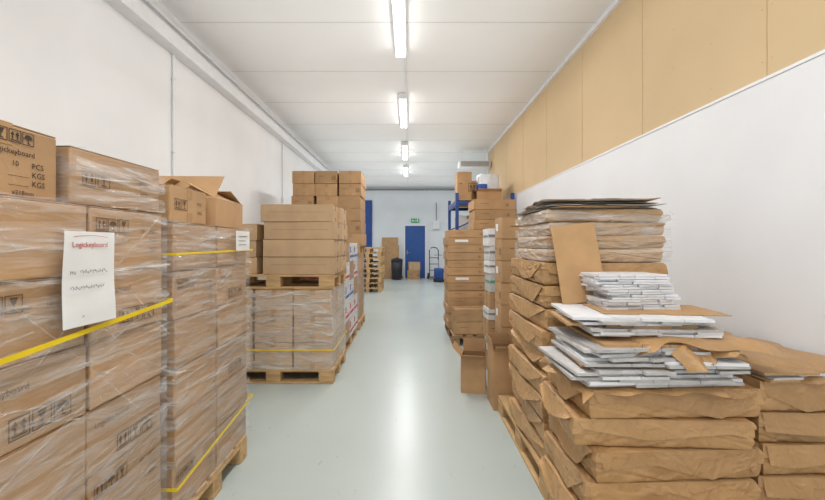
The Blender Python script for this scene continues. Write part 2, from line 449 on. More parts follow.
# ------------------------------------------------------------ paper bundles & sheets
def bundle_mesh(w, d, h, seed, amp=.0035):
    bm = bmesh.new(); bmesh.ops.create_cube(bm, size=1)
    bmesh.ops.subdivide_edges(bm, edges=bm.edges[:], cuts=31, use_grid_fill=True)
    o = Vector((seed*7.1, seed*3.3, 0)); rr = random.Random(seed)
    sag = rr.uniform(-.1, .4)
    cr_ = [(rr.uniform(-.5, .5), rr.uniform(-.4, .4), rr.uniform(-2.4, 2.4), rr.choice((-1, 1))*rr.uniform(.0015, .005)) for _ in range(14)]
    for v in bm.verts:
        x, y, z = v.co
        r = 1-.03*max(0, (abs(z)*2)**8)
        p = Vector((x*w*r, y*d*r, (z+.5)*h))
        q = p*7+o+noise.noise_vector(p*5+o)*.7
        dd, pts = noise.voronoi(q)
        cre = (dd[0]-.35)*amp*1.8+.005*math.cos(z*PI)*(1+sag)
        u = x if abs(y) > .49 else y
        for a, zc, sl, am in cr_:
            t = (u-a)*1.0+(z-zc)*sl*.35
            cre += am*(max(0, 1-abs(t)*16)-.25*max(0, 1-abs(t)*5))
        nz = noise.noise_vector(p*4+o)*amp
        nz.z *= .35
        if abs(z) > .49: nz.z -= .0015*(1 if z > 0 else -1)
        out = Vector((x if abs(x) > .49 else 0, y if abs(y) > .49 else 0, 0))*2
        p += nz+out*cre
        fz = .1+.3*(u*rr_tilt(seed))
        if z > fz: p += out*.005
        p.z = max(0, min(h, p.z)) if abs(z) > .49 else p.z
        v.co = p
    return fin(bm, 'bundle', False)
def rr_tilt(seed): return math.sin(seed*2.7)
def flap_mesh(L_, h, seed, tri=False):
    """folded paper flap hanging from the top edge, straight angular outline"""
    bm = bmesh.new(); rr = random.Random(seed*13+5); nx, nz = 24, 5; V = []
    lift = rr.choice((.003, .008, .022))
    if tri:   # parcel end fold
        c = rr.uniform(.35, .65); K = [(0, .12), (c-.12, rr.uniform(.75, .95)), (c+.12, rr.uniform(.7, .95)), (1, .12)]
    else:
        K = [(0, rr.uniform(.3, .9))]; x = 0
        while x < .75: x += rr.uniform(.25, .5); K.append((min(x, .97), rr.uniform(.25, 1.0)))
        K.append((1.0, rr.uniform(.3, .9)))
    def dep(u):
        for (a, p), (b, q) in zip(K, K[1:]):
            if u <= b: return p+(q-p)*(u-a)/max(1e-4, b-a)
        return K[-1][1]
    for i in range(nx+1):
        row = []; u = i/nx; D = dep(u)*h
        lf = lift*(.2+.8*abs(math.sin(u*4+seed)))
        for j in range(nz+1):
            t = j/nz
            x = (u-.5)*L_*(1-.05*t); z = h-.001-D*t
            y = -.013-lf*t*t-.002*abs(noise.noise(Vector((u*12, t*3, seed*2.3))))
            row.append(bm.verts.new((x, y, z)))
        V.append(row)
    for i in range(nx):
        for j in range(nz): bm.faces.new((V[i][j], V[i+1][j], V[i+1][j+1], V[i][j+1]))
    return fin(bm, 'flap', False)
BN = [0]
def bundle(x, y, z, w, d, h, label, group, rz=0, m='kraft', sides='xy', var=0):
    t = thing('paper_bundle', label, 'paper bundle', (x, y, z), rz, group)
    BN[0] += 1; sd = BN[0]
    b = bundle_mesh(w, d, h, sd); b.materials.append(M[m]); link('paper_wrapper', b, None, t)
    if 'y' in sides:
        f1 = flap_mesh(w*.98, h, sd); o = link('folded_flap', f1, M[m], t); o.location = (0, -d/2+.002, 0)
    if 'x' in sides:
        f2 = flap_mesh(d*.96, h, sd+50, True); o = link('folded_flap', f2, M[m], t); o.location = (-w/2+.002, 0, 0); o.rotation_euler.z = -PI/2
    return t
def sheet_mesh(xs, ys, mask, t, zf):
    bm = bmesh.new(); T = {}; B = {}
    for i, x in enumerate(xs):
        for j, y in enumerate(ys):
            z = zf(x, y); T[i, j] = bm.verts.new((x, y, z+t)); B[i, j] = bm.verts.new((x, y, z))
    ok = lambda i, j: 0 <= i < len(xs)-1 and 0 <= j < len(ys)-1 and mask(i, j)
    for i in range(len(xs)-1):
        for j in range(len(ys)-1):
            if not ok(i, j): continue
            bm.faces.new((T[i, j], T[i+1, j], T[i+1, j+1], T[i, j+1])); bm.faces.new((B[i, j], B[i, j+1], B[i+1, j+1], B[i+1, j]))
            if not ok(i-1, j): bm.faces.new((T[i, j], T[i, j+1], B[i, j+1], B[i, j]))
            if not ok(i+1, j): bm.faces.new((T[i+1, j], B[i+1, j], B[i+1, j+1], T[i+1, j+1]))
            if not ok(i, j-1): bm.faces.new((T[i, j], B[i, j], B[i+1, j], T[i+1, j]))
            if not ok(i, j+1): bm.faces.new((T[i, j+1], T[i+1, j+1], B[i+1, j+1], B[i, j+1]))
    for v in [v for v in bm.verts if not v.link_faces]: bm.verts.remove(v)
    return fin(bm, 'sheet')
def blank_mesh(w, d, t, seed, bend=.006, ragged=0):
    """unfolded carton blank: four panels with flaps separated by thin slots; flaps differ in length"""
    rr = random.Random(seed)
    f = d*.20; s = .003
    xs = [-w/2]
    for c in (-.21, .0, .29):
        xs += [c*w-s/2, c*w+s/2]
    xs += [w/2]
    slots = (1, 3, 5)
    XS = []; SL = []; PN = []
    for i in range(len(xs)-1):
        n = 1 if i in slots else 3
        for k in range(n): XS.append(xs[i]+(xs[i+1]-xs[i])*k/n); SL.append(i in slots); PN.append(i)
    XS.append(xs[-1])
    ys = sorted(set([-d/2, -d/2+f*.25, -d/2+f, -d/6, d/6, d/2-f, d/2-f*.25, d/2]))
    short = {i for i in (0, 2, 4, 6) if rr.random() < .4}
    def mask(i, j):
        if SL[i] and (ys[j+1] <= -d/2+f+1e-6 or ys[j] >= d/2-f-1e-6): return False
        if PN[i] in short and (j == 0 or j == len(ys)-2): return False
        return True
    def zf(x, y):
        edge = max(0, abs(x)/(w/2)-.5)**2
        return bend*noise.noise(Vector((x*4, y*4, seed*1.7)))*(.15+edge*2.0)
    me = sheet_mesh(XS, ys, mask, t, zf)
    if ragged:
        for v in me.vertices:
            n = noise.noise_vector(Vector((round(v.co.x*12), round(v.co.y*12), seed)))
            if abs(v.co.x) > w*.49: v.co.x += n.x*ragged
            if abs(v.co.y) > d*.49: v.co.y += n.y*ragged
    return me
def folded_mesh(w, d, t, seed):
    a = blank_mesh(w, d, t*.42, seed, .003)
    bm = bmesh.new(); bm.from_mesh(a); bpy.data.meshes.remove(a)
    b = blank_mesh(w*.985, d*.97, t*.42, seed+40, .003)
    for v in b.vertices: v.co.z += t*.5
    bm.from_mesh(b); bpy.data.meshes.remove(b)
    bx(bm, -w/2, -w/2+.006, -d/2+d*.24, d/2-d*.24, 0, t*.95)
    return fin(bm, 'folded')
def put(name, me, m, loc, rz, label, cat, group=None, rx=0, ry=0):
    if not me.materials: me.materials.append(M[m])
    o = link(name, me, None); o.location = loc; o.rotation_euler = (rx, ry, rz)
    return tag(o, label, cat, group)
def loose_paper(name, label, x, y, z, w, d, seed, droop=.09, rz=0, m='kraft', dl=.2, ry=0):
    rr = Vector((seed*3.1, seed, 0)); nx, ny = 34, 24; rn = random.Random(seed)
    xs = [(-.5+i/nx)*w for i in range(nx+1)]; ys = [(-.5+j/ny)*d for j in range(ny+1)]
    def zf(px, py):
        fr = max(0, (-py/d-.5+dl)/dl); sd = max(0, (abs(px)/w-.5+.12)/.12)
        fr *= .7+.6*noise.noise(Vector((px*5, seed, 3)))
        q = Vector((px*7, py*7, 0))+rr
        dd, _ = noise.voronoi(q)
        return -droop*max(0, fr)**1.6-.02*sd**2+.012*(dd[0]-.4)+.005*noise.noise(Vector((px*4, py*4, 0))+rr)+.004
    K = [rn.uniform(-.05, .05) for _ in range(9)]; K2 = [rn.uniform(-.05, .05) for _ in range(9)]
    def pl(K, t):
        t = min(7.99, max(0, t*8)); i = int(t); return K[i]+(K[i+1]-K[i])*(t-i)
    me = sheet_mesh(xs, ys, lambda i, j: True, .0012, zf)
    for v in me.vertices:
        X, Y = v.co.x, v.co.y
        v.co.x += pl(K, Y/d+.5)*abs(X/w)*2; v.co.y += pl(K2, X/w+.5)*abs(Y/d)*2
    return put(name, me, m, (x, y, z), rz, label, 'paper', ry=ry)

# ------------------------------------------------------------ the room
CH = 1.40; H = 3.75; XL = -2.45; XR = 2.01; YB = 16.5; YL = 11.9; YR = 10.1
struct('floor', M['floor'], lambda bm: bx(bm, -4, 4, -3, YB+.2, -.1, 0))
def ceil(bm):
    bx(bm, -4, 4, -3, YB+.2, H, H+.1)
    y = .64-2.4
    while y < YB:
        bx(bm, -4, 4, y-.004, y+.004, H-.003, H+.001, mi=1); y += 1.2
struct('ceiling', [M['ceil'], M['seam']], ceil)
def wl(bm):
    bx(bm, XL-.2, XL, -3, YL, 0, H); bx(bm, -4.2, XL-.2, YL-.2, YL, 0, H); bx(bm, -4.2, -4, YL, YB, 0, H)
struct('wall_left', M['wall'], wl)
ZT = 2.335
def wr(bm):
    bx(bm, XR, XR+.2, -3, YR, 0, ZT); bx(bm, XR+.2, 4.2, YR-.2, YR, 0, H); bx(bm, 4, 4.2, YR, YB, 0, H)
struct('wall_right', M['wall2'], wr)
def wru(bm):
    bx(bm, XR+.004, XR+.2, -3, YR, ZT, H)
    y = 1.05-2.4-1.2
    while y < YR:
        bx(bm, XR+.001, XR+.01, y-.002, y+.002, ZT, H, mi=1)
        for q in (-.03, .03, .42, .8):
            z = ZT+.1
            while z < H-.05:
                bx(bm, XR+.001, XR+.01, y+q-.003, y+q+.003, z-.003, z+.003, mi=1); z += .3
        y += 1.2
struct('wall_right_upper', [M['tan'], M['tanline']], wru)
struct('wall_back', M['wall3'], lambda bm: bx(bm, -4.2, 4.2, YB, YB+.2, 0, H))
struct('trim_1', M['white_metal'], lambda bm: bx(bm, XR-.006, XR+.004, -3, YR, ZT-.012, ZT+.006))
struct('trim_2', M['white_metal'], lambda bm: bx(bm, XR-.03, XR+.004, -3, YR, H-.05, H))
def beam(bm):
    bx(bm, XL, XL+.03, -3, YL, 3.38, H); bx(bm, XL, XL+.13, -3, YL, 3.36, 3.50)
struct('trim_3', M['white_metal'], beam)
struct('trim_4', M['grey_metal'], lambda bm: bx(bm, -4, 4, YB-.08, YB, H-.14, H-.08))
struct('baseboard_back', M['grey_metal'], lambda bm: bx(bm, -4, 4, YB-.02, YB, 0, .07))
struct('wall_right_end', M['wall'], lambda bm: bx(bm, XR-.02, XR+.22, YR, YR+.03, 0, H))

def pipe(bm):
    tube(bm, [(XL+.07, -3, 3.62), (XL+.07, YL, 3.62)], .018, 10)
    y = .3
    while y < YL: bx(bm, XL+.03, XL+.10, y-.012, y+.012, 3.595, 3.60); y += 1.5
tag(one('ceiling_pipe', M['white_metal'], pipe, smooth=False), 'thin white painted pipe running above the trunking on the left wall', 'pipe')
def conduit(y, z0, z1, label):
    t = thing('wall_conduit', label, 'conduit', (XL, y, z0))
    one('conduit_tube', M['white_metal'], lambda bm: tube(bm, [(.02, 0, 0), (.02, 0, z1-z0)], .012, 8), t)
    one('junction_box', M['white_metal'], lambda bm: bx(bm, 0, .045, -.04, .04, -.09, 0, .005), t)
    for q in (.2, .8): one('clip', M['white_metal'], lambda bm, q=q: bx(bm, 0, .036, -.02, .02, (z1-z0)*q-.008, (z1-z0)*q+.008, .002), t)
conduit(4.13, 2.1, 3.36, 'white cable conduit on left wall above the second wrapped pallet')
conduit(7.7, 2.3, 3.36, 'white cable conduit farther along left wall above the tall carton stack')

# lamps
def area(name, x, y, z, sx, sy, e, up=False):
    l = bpy.data.lights.new(name, 'AREA'); l.shape = 'RECTANGLE'; l.size = sx; l.size_y = sy; l.energy = e; l.color = (.995, .995, 1)
    o = bpy.data.objects.new(name, l); COL.objects.link(o); o.location = (x, y, z)
    if up: o.rotation_euler = (PI, 0, 0)
def lamp(y, lab, k=1):
    x = -.10; z = H-.075
    t = thing('fluorescent_lamp', lab, 'ceiling light', (x, y, z), 0, 'ceiling tube lights')
    one('housing', M['white_metal'], lambda bm: bx(bm, -.068, .068, -.8, .8, .02, .073, .01), t)
    for s in (-1, 1):
        one('tube', M['tube'], lambda bm, s=s: tube(bm, [(s*.036, -.77, 0), (s*.036, .77, 0)], .015, 10), t, True)
    for s in (-1, 1):
        one('end_cap', M['white_metal'], lambda bm, s=s: bx(bm, -.062, .062, *sorted((s*.77, s*.8)), -.022, .02, .004), t)
    area('lamp_light', x, y, z-.04, .2, 1.5, 37*k); area('ceiling_fill', -.2, y, 2.9, 3.6, 2.7, 13*k, True)  # upward area light is an added fill without fitting, brightens the ceiling
LY = [4.05, 7.0, 9.95, 12.6]
for y, lb in zip(LY, ('nearest and brightest fluorescent tube light at the top of the aisle', 'second fluorescent ceiling light from the camera',
                    'third fluorescent ceiling light along the aisle', 'farthest fluorescent ceiling light near the blue door')): lamp(y, lb)
lamp(1.1, 'unseen added fluorescent ceiling light overhead, above the foreground pallets'); lamp(-1.7, 'unseen added fluorescent ceiling light behind the viewpoint')  # out-of-view lamps continuing the row, added for lighting
# unseen area lights added to brighten the far bay and its ceiling
area('bay_fill', 3.0, 13.6, 3.6, .2, 1.5, 30); area('bay_fill', -3.3, 14.3, 3.6, .2, 1.5, 30); area('bay_ceiling_fill', 0, 15.0, 2.9, 5, 2, 12, True)
tag(one('ceiling_cable', M['white_metal'], lambda bm: tube(bm, [(-.05, -3, H-.012), (-.05, YB, H-.012)], .009, 6)), 'thin white cable line linking the ceiling lights', 'cable')

# ------------------------------------------------------------ LEFT SIDE
WX = ['wall side', 'aisle side']; YN = ['near end', 'far end']
pallet(-1.67, 1.32, 0, 'wooden pallet under the nearest wrapped carton stack, left foreground')
pallet(-1.67, 2.24, 0, 'wooden pallet under the second wrapped carton stack on the left')
def prA(i, j, k):
    if i == 0 or (k+2*j) % 3 == 2: return None
    return [(('a', 'b')[(j+k) % 2], '+x')]
grid('printed carton in nearest wrapped stack', 'printed cartons in the two foreground stacks', -2.27, -1.07, .93, 1.75, .144, 2, 2, 6, .231, WX, YN, 'card_print', prA, seam='y')
grid('printed carton in second wrapped stack', 'printed cartons in the two foreground stacks', -2.27, -1.07, 1.83, 2.66, .144, 2, 2, 6, .226, WX, YN, 'card_print', lambda i, j, k: prA(i, j, k) if k % 2 == 0 else None, seam='y')
zt = .144+6*.231+.002; zt2 = .144+6*.226+.002
carton(-1.355, 1.075, zt, .52, .335, .20, 'loose printed carton atop nearest stack, at the left edge of the photo', m='card', pr=[('top', '+x')], rz=.02, prm='ink')
carton(-1.34, 1.51, zt, .52, .44, .185, 'carton with fold lines atop nearest stack, over the hanging paper', m='card_print', rz=-.03, seam='y', pr=[('c', '+x')])
carton(-1.35, 2.0, zt2, .50, .34, .175, 'closed loose carton atop second wrapped stack', m='card', pr=[('c', '+x')], rz=.02)
open_carton(-1.29, 2.43, zt2, .40, .40, .155, 'opened carton with raised flaps atop second wrapped stack', .04, 'card', (35, 28, 48, 20))
wrap('clear stretch film round the nearest carton stack', -2.27, -1.07, .93, 1.75, .15, zt+.01, 230, 3)
wrap('clear stretch film round the carton with fold lines on nearest stack', -1.60, -1.07, 1.285, 1.735, zt+.002, zt+.185, 26, 31)
wrap('clear stretch film round the second carton stack', -2.27, -1.07, 1.83, 2.66, .146, zt2+.01, 200, 5)
strap('yellow strap across the nearest wrapped stack below the paper', -2.27, -1.07, .93, 1.75, 1.09, 1.15)
strap('yellow strap low on the second wrapped stack', -2.27, -1.07, 1.83, 2.66, .29, .385)
strap('yellow strap near the top of the second wrapped stack', -2.27, -1.07, 1.83, 2.66, 1.355, 1.362, w=.005)
# hanging paper
t = thing('paper_sign', 'white paper sheet with handwriting taped to the nearest wrapped stack', 'paper', (-1.038, 1.305, 1.14))
me = sheet_mesh([-.105+.021*i for i in range(11)], [0.03*j for j in range(11)], lambda i, j: True, .0004,
                lambda x, y: .003*math.sin(x*18+y*9)+.002*math.cos(y*22))
me.materials.append(M['paper']); sh = link('sheet', me, None, t); sh.rotation_euler = (PI/2, 0, PI/2)
def writing(bm):
    F = Face(bm, (0, 0, .0062), (1, 0, 0), (0, 1, 0))
    F.text('Logickeyboard', -.080, .250, .0245, 1)
    F.line([(-.075+.01*i, .282+.006*math.sin(i/14*PI)) for i in range(15)], .0014, 1)
    F.text('PN:', -.088, .165, .016, 0)
    def scr(u, v, n, s, seed):
        P = []
        for i in range(n*3):
            a = i/3; P.append((u+a*s*.9+s*.35*math.sin(a*5.1+seed), v+s*(.55*math.sin(a*6.3+seed)+.35*math.sin(a*2.7))))
        F.line(P, .0013, 0)
    scr(-.050, .172, 14, .009, 2)
    scr(-.085, .122, 17, .009, 3)
    scr(-.04, .03, 2, .005, 4)
link('writing', (lambda bm: (writing(bm), rawfin(bm, 'writing'))[1])(bmesh.new()), [M['ink_dark'], M['red']], sh)
t = thing('paper_sign', 'small white paper sheet near the top corner of the second wrapped stack', 'paper', (-1.038, 2.50, 1.36), 0)
sh = one('sheet', M['paper'], lambda bm: bx(bm, 0, .001, -.10, .10, 0, .12), t)
def w2(bm):
    F = Face(bm, (.003, 0, 0), (0, 1, 0), (0, 0, 1)); F.line([(-.07, .085), (.06, .088)], .004); F.line([(-.07, .06), (.03, .06)], .003); F.line([(-.07, .035), (.045, .036)], .003)
link('writing', (lambda bm: (w2(bm), rawfin(bm, 'writing'))[1])(bmesh.new()), M['ink_dark'], sh)

# third pile: two storeys
x0, x1, y0, y1 = -1.95, -.77, 4.0, 4.8
pallet(-1.36, 4.4, 0, 'wooden pallet on the floor under the two-storey pile on the left')
CN = ['left column', 'middle column', 'right column']; FN = ['front', 'back']
grid('wrapped carton below upper pallet', 'wrapped cartons under the raised pallet', x0, x1, y0, y1, .144, 3, 2, 3, .268, CN, FN, 'card_haze', None)
zp = .144+3*.268+.002
pallet(-1.36, 4.4, zp, 'wooden pallet raised on top of wrapped cartons on the left')
zq = zp+.146
grid('wide brown carton on raised pallet', 'wide cartons on the raised pallet', -1.48, -.75, y0, y1, zq, 1, 2, 4, .176, CN, FN, 'card_pale', lambda i, j, k: [('e', '-y')] if j == 0 and k != 1 else None, seam='x', jit=.02, rot=1.6)
grid('narrow carton left of wide ones on raised pallet', 'narrow cartons on the raised pallet', -1.95, -1.54, 4.05, 4.6, zq, 1, 1, 3, .17, CN, FN, 'card_pale', seam='x')
wrap('stretch film round the cartons under the raised pallet', x0, x1, y0, y1, .146, zp-.01, 90, 8, fm='film_white', gap=.012)
strap('yellow strap round the wrapped cartons under the raised pallet', x0, x1, y0, y1, .345, .35, w=.006)

# fourth: white cartons with red bands, wrapped
pallet(-1.21, 5.6, 0, 'wooden pallet beneath white and red wrapped cartons', PI/2)
for k in range(5):
    for j in range(3):
        yy = 5.0+.2+.4*j; ww = .8
        m_ = 'card_white' if (k+j) % 4 else 'card'
        t = carton(-1.2, yy, .144+.255*k, ww, .39, .253, ('white carton with red and blue bands' if m_ == 'card_white' else 'plain brown carton among white banded ones')
                   + ', '+layer(5-k)+', '+('near', 'middle', 'far')[j], 'wrapped banded cartons behind the raised pallet', m=m_, seam='x', tape=False)
        if m_ == 'card_white':
            c = ('red', 'red', 'bluep', 'red', 'bluep')[k]
            one('printed_band', M[c], lambda bm: (bx(bm, ww/2-.001, ww/2+.002, -.18, .18, .05, .085), bx(bm, ww/2-.001, ww/2+.002, -.18, -.10, .12, .2),
                                              bx(bm, -.38, .38, -.198, -.193, .05, .085)), t)
wrap('stretch film round the white banded cartons', -1.6, -.79, 5.0, 6.2, .146, 1.40, 60, 12)
# fifth: tall brown stack
pallet(-1.4, 6.9, 0, 'wooden pallet under the tallest brown stack on the left')
grid('brown carton in lower half of tallest stack', 'cartons in the tallest left stack', -1.95, -.82, 6.5, 7.3, .144, 3, 1, 4, .27, CN, FN, 'card')
pallet(-1.4, 6.9, 1.226, 'wooden pallet halfway up the tallest brown stack')
grid('brown carton in upper half of tallest stack', 'cartons in the tallest left stack', -1.90, -.78, 6.5, 7.3, 1.372, 3, 1, 6, .203, CN, FN, 'card', lambda i, j, k: [('d', '-y')] if (i+k) % 3 == 0 else None, jit=.015, rot=1.5)
wrap('stretch film round lower half of the tallest stack', -1.95, -.82, 6.5, 7.3, .15, 1.2, 20, 13)
for k in range(9):
    pallet(-1.2+R.uniform(-.02, .02), 12.2+R.uniform(-.02, .02), .145*k, 'empty wooden pallet in the far left pile, '+from_top(9-k), PI/2, 'pile of empty pallets', simple=True)

# ------------------------------------------------------------ RIGHT SIDE
pallet(1.14, 2.73, 0, 'wooden pallet under the tall paper bundle stack on the right', PI/2)
bx0, bx1, by0, by1 = .77, 1.43, 2.22, 2.98
z = .146
for k in range(9):
    bundle((bx0+bx1)/2+R.uniform(-.02, .015), (by0+by1)/2+R.uniform(-.012, .012), z, .66, .74, .1265, 'brown paper bundle in the tall right stack, '+from_top(13-k),
           'paper bundles in the tall stack', R.uniform(-.03, .03), 'kraft', 'xy'); z += .128
for k in range(4):
    bundle(1.10+R.uniform(-.010, .010), 2.53, z, .63+R.uniform(-.01, .01), .60, .074, 'thin film-wrapped bundle in the tall right stack, '+from_top(4-k),
           'paper bundles in the tall stack', R.uniform(-.02, .02), 'kraft2', ''); z += .075
wrap('stretch film round the top of the tall paper stack', .775, 1.425, 2.22, 2.84, z-.30, z-.005, 12, 21, base=.014)
for k in range(11):
    me = blank_mesh(.62+R.uniform(-.08, .03), .60+R.uniform(-.06, .04), .0032, 60+k, .020, .025)
    c = ('flat_dull', 'flat_brown', 'flat_dull', 'flat_grey')[k % 4]
    put('flattened_carton', me, c, (1.09+R.uniform(-.05, .04), 2.52+R.uniform(-.06, .03), z+.001+.0050*k), R.uniform(-.14, .14),
        'ragged thin flattened carton on the tall paper stack, '+from_top(11-k), 'flattened carton', 'flattened cartons on the tall stack')

# front pile F
pallet(1.14, 1.52, 0, 'wooden pallet under the foreground pile of white flats', PI/2)
fx, fy = 1.09, 1.90
z = .146
hs_ = (.138, .126, .132, .122, .126)
for k in range(5):
    bundle(fx+R.uniform(-.025, .025), fy+R.uniform(-.014, .010), z, .71+R.uniform(-.02, .02), .46, hs_[k], 'crumpled brown paper bundle in the foreground pile, '+from_top(5-k),
           'paper bundles in the foreground pile', R.uniform(-.06, .06), 'kraft', 'xy'); z += hs_[k]+.001
loose_paper('kraft_paper_sheet', 'torn brown kraft paper sheet spread over the foreground bundles', fx-.01, fy-.03, z+.008, .75, .50, 3, .04, .03)
z += .014
for k in range(14):
    me = blank_mesh(.64+R.uniform(-.10, .05), .44+R.uniform(-.04, .03), .0122, 80+k, .002)
    c = ('flat_grey', 'flat_white', 'flat_grey', 'flat_white', 'flat_grey', 'flat_grey', 'flat_brown')[k % 7]
    put('flattened_carton', me, c, (fx-.03+R.uniform(-.06, .05), fy-.04+R.uniform(-.03, .02), z), R.uniform(-.12, .10)+(.12 if k in (9, 10) else 0),
        {'flat_white': 'white', 'flat_grey': 'grey', 'flat_brown': 'brown'}[c]+' flattened carton in the lower foreground layer, '+from_top(14-k), 'flattened carton', 'lower flattened cartons in the foreground pile')
    z += .0123
loose_paper('kraft_paper_sheet', 'brown kraft paper sheet sticking out right between the white flats', fx+.13, fy-.04, z+.010, .58, .48, 6, .05, -.10)
loose_paper('kraft_paper_sheet', 'small folded brown paper piece hanging over the front of the grey flats', fx+.12, fy-.17, z+.012, .24, .24, 9, .14, .25, dl=.5)
z += .018
for k in range(7):
    me = blank_mesh(.57+R.uniform(-.07, .03), .40+R.uniform(-.03, .03), .0115, 105+k, .002)
    put('flattened_carton', me, 'flat_white' if k not in (2, 3, 5) else ('flat_brown' if k == 3 else 'flat_grey'), (fx-.04+R.uniform(-.05, .04), fy+.03+R.uniform(-.03, .03), z), R.uniform(-.22, .02),
        ('white' if k not in (2, 3, 5) else ('brown' if k == 3 else 'grey'))+' flattened carton in the upper foreground layer, '+from_top(7-k), 'flattened carton', 'upper flattened cartons in the foreground pile')
    z += .0116
me = blank_mesh(.54, .30, .004, 111, .003)
put('flattened_carton', me, 'flat_brown', (fx+.08, fy+.04, z+.001), -.10, 'brown flattened carton directly under the small white folded boxes', 'flattened carton')
z += .006
for k in range(7):
    me = folded_mesh(.34+R.uniform(-.03, .015), .22, .0235, 120+k)
    put('folded_box', me, 'flat_white', (1.12+R.uniform(-.02, .02)-(.035 if k > 3 else 0), 2.03+R.uniform(-.015, .01), z), R.uniform(-.08, .10),
        'small white flat-folded box on the foreground pile, '+from_top(7-k), 'folded box', 'small white folded boxes')
    z += .024
# leaning board
me = sheet_mesh([-.12+.24*i/6 for i in range(7)], [.42*i/8 for i in range(9)], lambda i, j: True, .004, lambda x, y: .006*math.sin(y*6))
put('cardboard_panel', me, 'flat_brown', (.935, 2.13, 1.09), .04, 'upright brown cardboard panel leaning against the tall paper stack', 'cardboard', rx=math.radians(84), ry=math.radians(-7))

# right pile G
pallet(1.78, 2.12, 0, 'narrow wooden pallet between the foreground pile and right wall', PI/2, sy=.53)
z = .146
for k in range(5):
    bundle(1.735+R.uniform(-.01, .01), 1.98+R.uniform(-.01, .01), z, .47, .56, .134, 'brown paper bundle beside the right wall, '+from_top(5-k), 'paper bundles by the right wall',
           R.uniform(-.03, .03), 'kraft', 'y'); z += .135
for k in range(4):
    me = blank_mesh(.46, .54, .0085, 140+k, .006)
    put('flattened_carton', me, ('flat_brown', 'flat_grey', 'flat_white')[k % 3], (1.74+R.uniform(-.03, .01), 1.96+R.uniform(-.03, .02), z+.004), R.uniform(-.06, .06),
        ('brown', 'grey', 'white')[k % 3]+' flattened carton on the pile by right wall, '+from_top(4-k), 'flattened carton', 'flattened cartons by the right wall')
    z += .0095
loose_paper('kraft_paper_sheet', 'creased brown kraft paper covering the pile by the right wall', 1.745, 1.97, z+.012, .44, .56, 14, .09, .02, dl=.25)

# stack S, open cartons
grid('brown labelled carton in narrow stack behind tall paper stack', 'cartons in the narrow right stack', .86, 1.42, 3.74, 4.04, .0, 1, 1, 8, .207, CN, FN, 'card', lambda i, j, k: [('s', '-x'), ('d', '-y')] if k % 2 else [('d', '-x'), ('d', '-y')], seam='y')
open_carton(.81, 3.49, 0, .20, .26, .50, 'tall opened carton beside the narrow stack on the right', .0, 'card', (100, 84, 146, 88), fh=.10)
open_carton(.625, 3.86, 0, .23, .24, .34, 'squat upright open carton in the aisle, flaps spread', -.22, 'card', (132, 86, 158, 94), fh=.12)
# mixed white, green and brown column
z = 0
W_ = [('card', .22), ('card_grey', .16), ('card', .2), ('card_grey', .12), ('card', .18), ('card_grey', .2), ('card_white', .14), ('card_grey', .16), ('card_white', .19)]
for k, (m_, hh) in enumerate(W_):
    n_ = {'card': 'brown', 'card_grey': 'grey white', 'card_white': 'white'}[m_]
    t = carton(.99+R.uniform(-.012, .012), 4.45, z, .26, .3, hh-.002, n_+' small carton in the mixed narrow column, '+from_top(9-k), 'small cartons in the mixed narrow column',
               m=m_, seam='x', tape=m_ == 'card', pr=[('d', '-y')])
    if m_ != 'card':
        one('printed_band', M['green' if k in (1, 5) else 'grey_metal'], lambda bm: (bx(bm, -.126, .126, -.153, -.149, hh*.5, hh*.65), bx(bm, -.134, -.129, -.14, .10, hh*.5, hh*.62)), t)
    z += hh
# C stack
pallet(1.0, 6.1, 0, 'dark wooden pallet under the brown carton column on right', PI/2, m='wood_dark')
grid('flat brown carton in mid-aisle right column', 'cartons in the mid-aisle right column', .57, 1.2, 5.95, 6.6, .144, 1, 1, 13, .113, CN, FN, 'card', lambda i, j, k: [('s', '-y')] if k % 5 == 1 else [('d', '-y')], seam='x', jit=.016)
for k in range(2):
    carton(.88, 5.72, .146+.175*k, .50, .36, .173, ('lower', 'upper')[k]+' carton of the pair in front of the mid-aisle column', 'pair of cartons before the mid-aisle column', m='card', pr=[('d', '-y')], rz=.03*k)
# D stack
pallet(1.43, 7.0, 0, 'wooden pallet under the carton stack against the right wall', 0, m='wood_dark')
grid('brown carton in tall column by right wall', 'cartons in the tall column by right wall', 1.08, 1.80, 6.68, 7.3, .144, 1, 1, 12, .167, CN, FN, 'card', lambda i, j, k: [('d', '-y')], seam='x', jit=.012)
# rack
RX0, RX1, RY0, RY1 = .90, 1.94, 7.5, 8.9
t = thing('pallet_rack', 'blue steel storage rack behind the carton columns on the right', 'rack', (0, 0, 0))
for y in (RY0, RY1):
    for x in (RX0, RX1):
        one('upright', M['rack'], lambda bm: bx(bm, x-.03, x+.03, y-.03, y+.03, 0, 2.36, .004), t)
    def br(bm):
        for i in range(4): tube(bm, [(RX0, y, .2+.5*i), (RX1, y, .2+.5*(i+1))], .014, 6)
    one('brace', M['rack'], br, t)
for zz in (.75, 1.45, 2.17):
    for x in (RX0, RX1): one('beam', M['rack'], lambda bm: bx(bm, x-.022, x+.022, RY0, RY1, zz-.04, zz+.05, .004), t)
    for y in (RY0, RY1): one('cross_beam', M['rack'], lambda bm: bx(bm, RX0, RX1, y-.02, y+.02, zz-.03, zz+.04, .004), t)
    one('shelf_board', M['board'], lambda bm: bx(bm, RX0-.02, RX1+.02, RY0-.02, RY1+.02, zz+.05, zz+.07, .002), t)
zr = 2.242
carton(1.06, 7.85, zr, .28, .4, .54, 'tall brown carton standing on top of the blue rack', m='card', pr=[('d', '-y')])
open_carton(1.53, 7.80, zr, .46, .42, .16, 'open brown carton on the blue rack holding a bagged bin', 0, 'card', (120, 120, 130, 90), fh=.06)
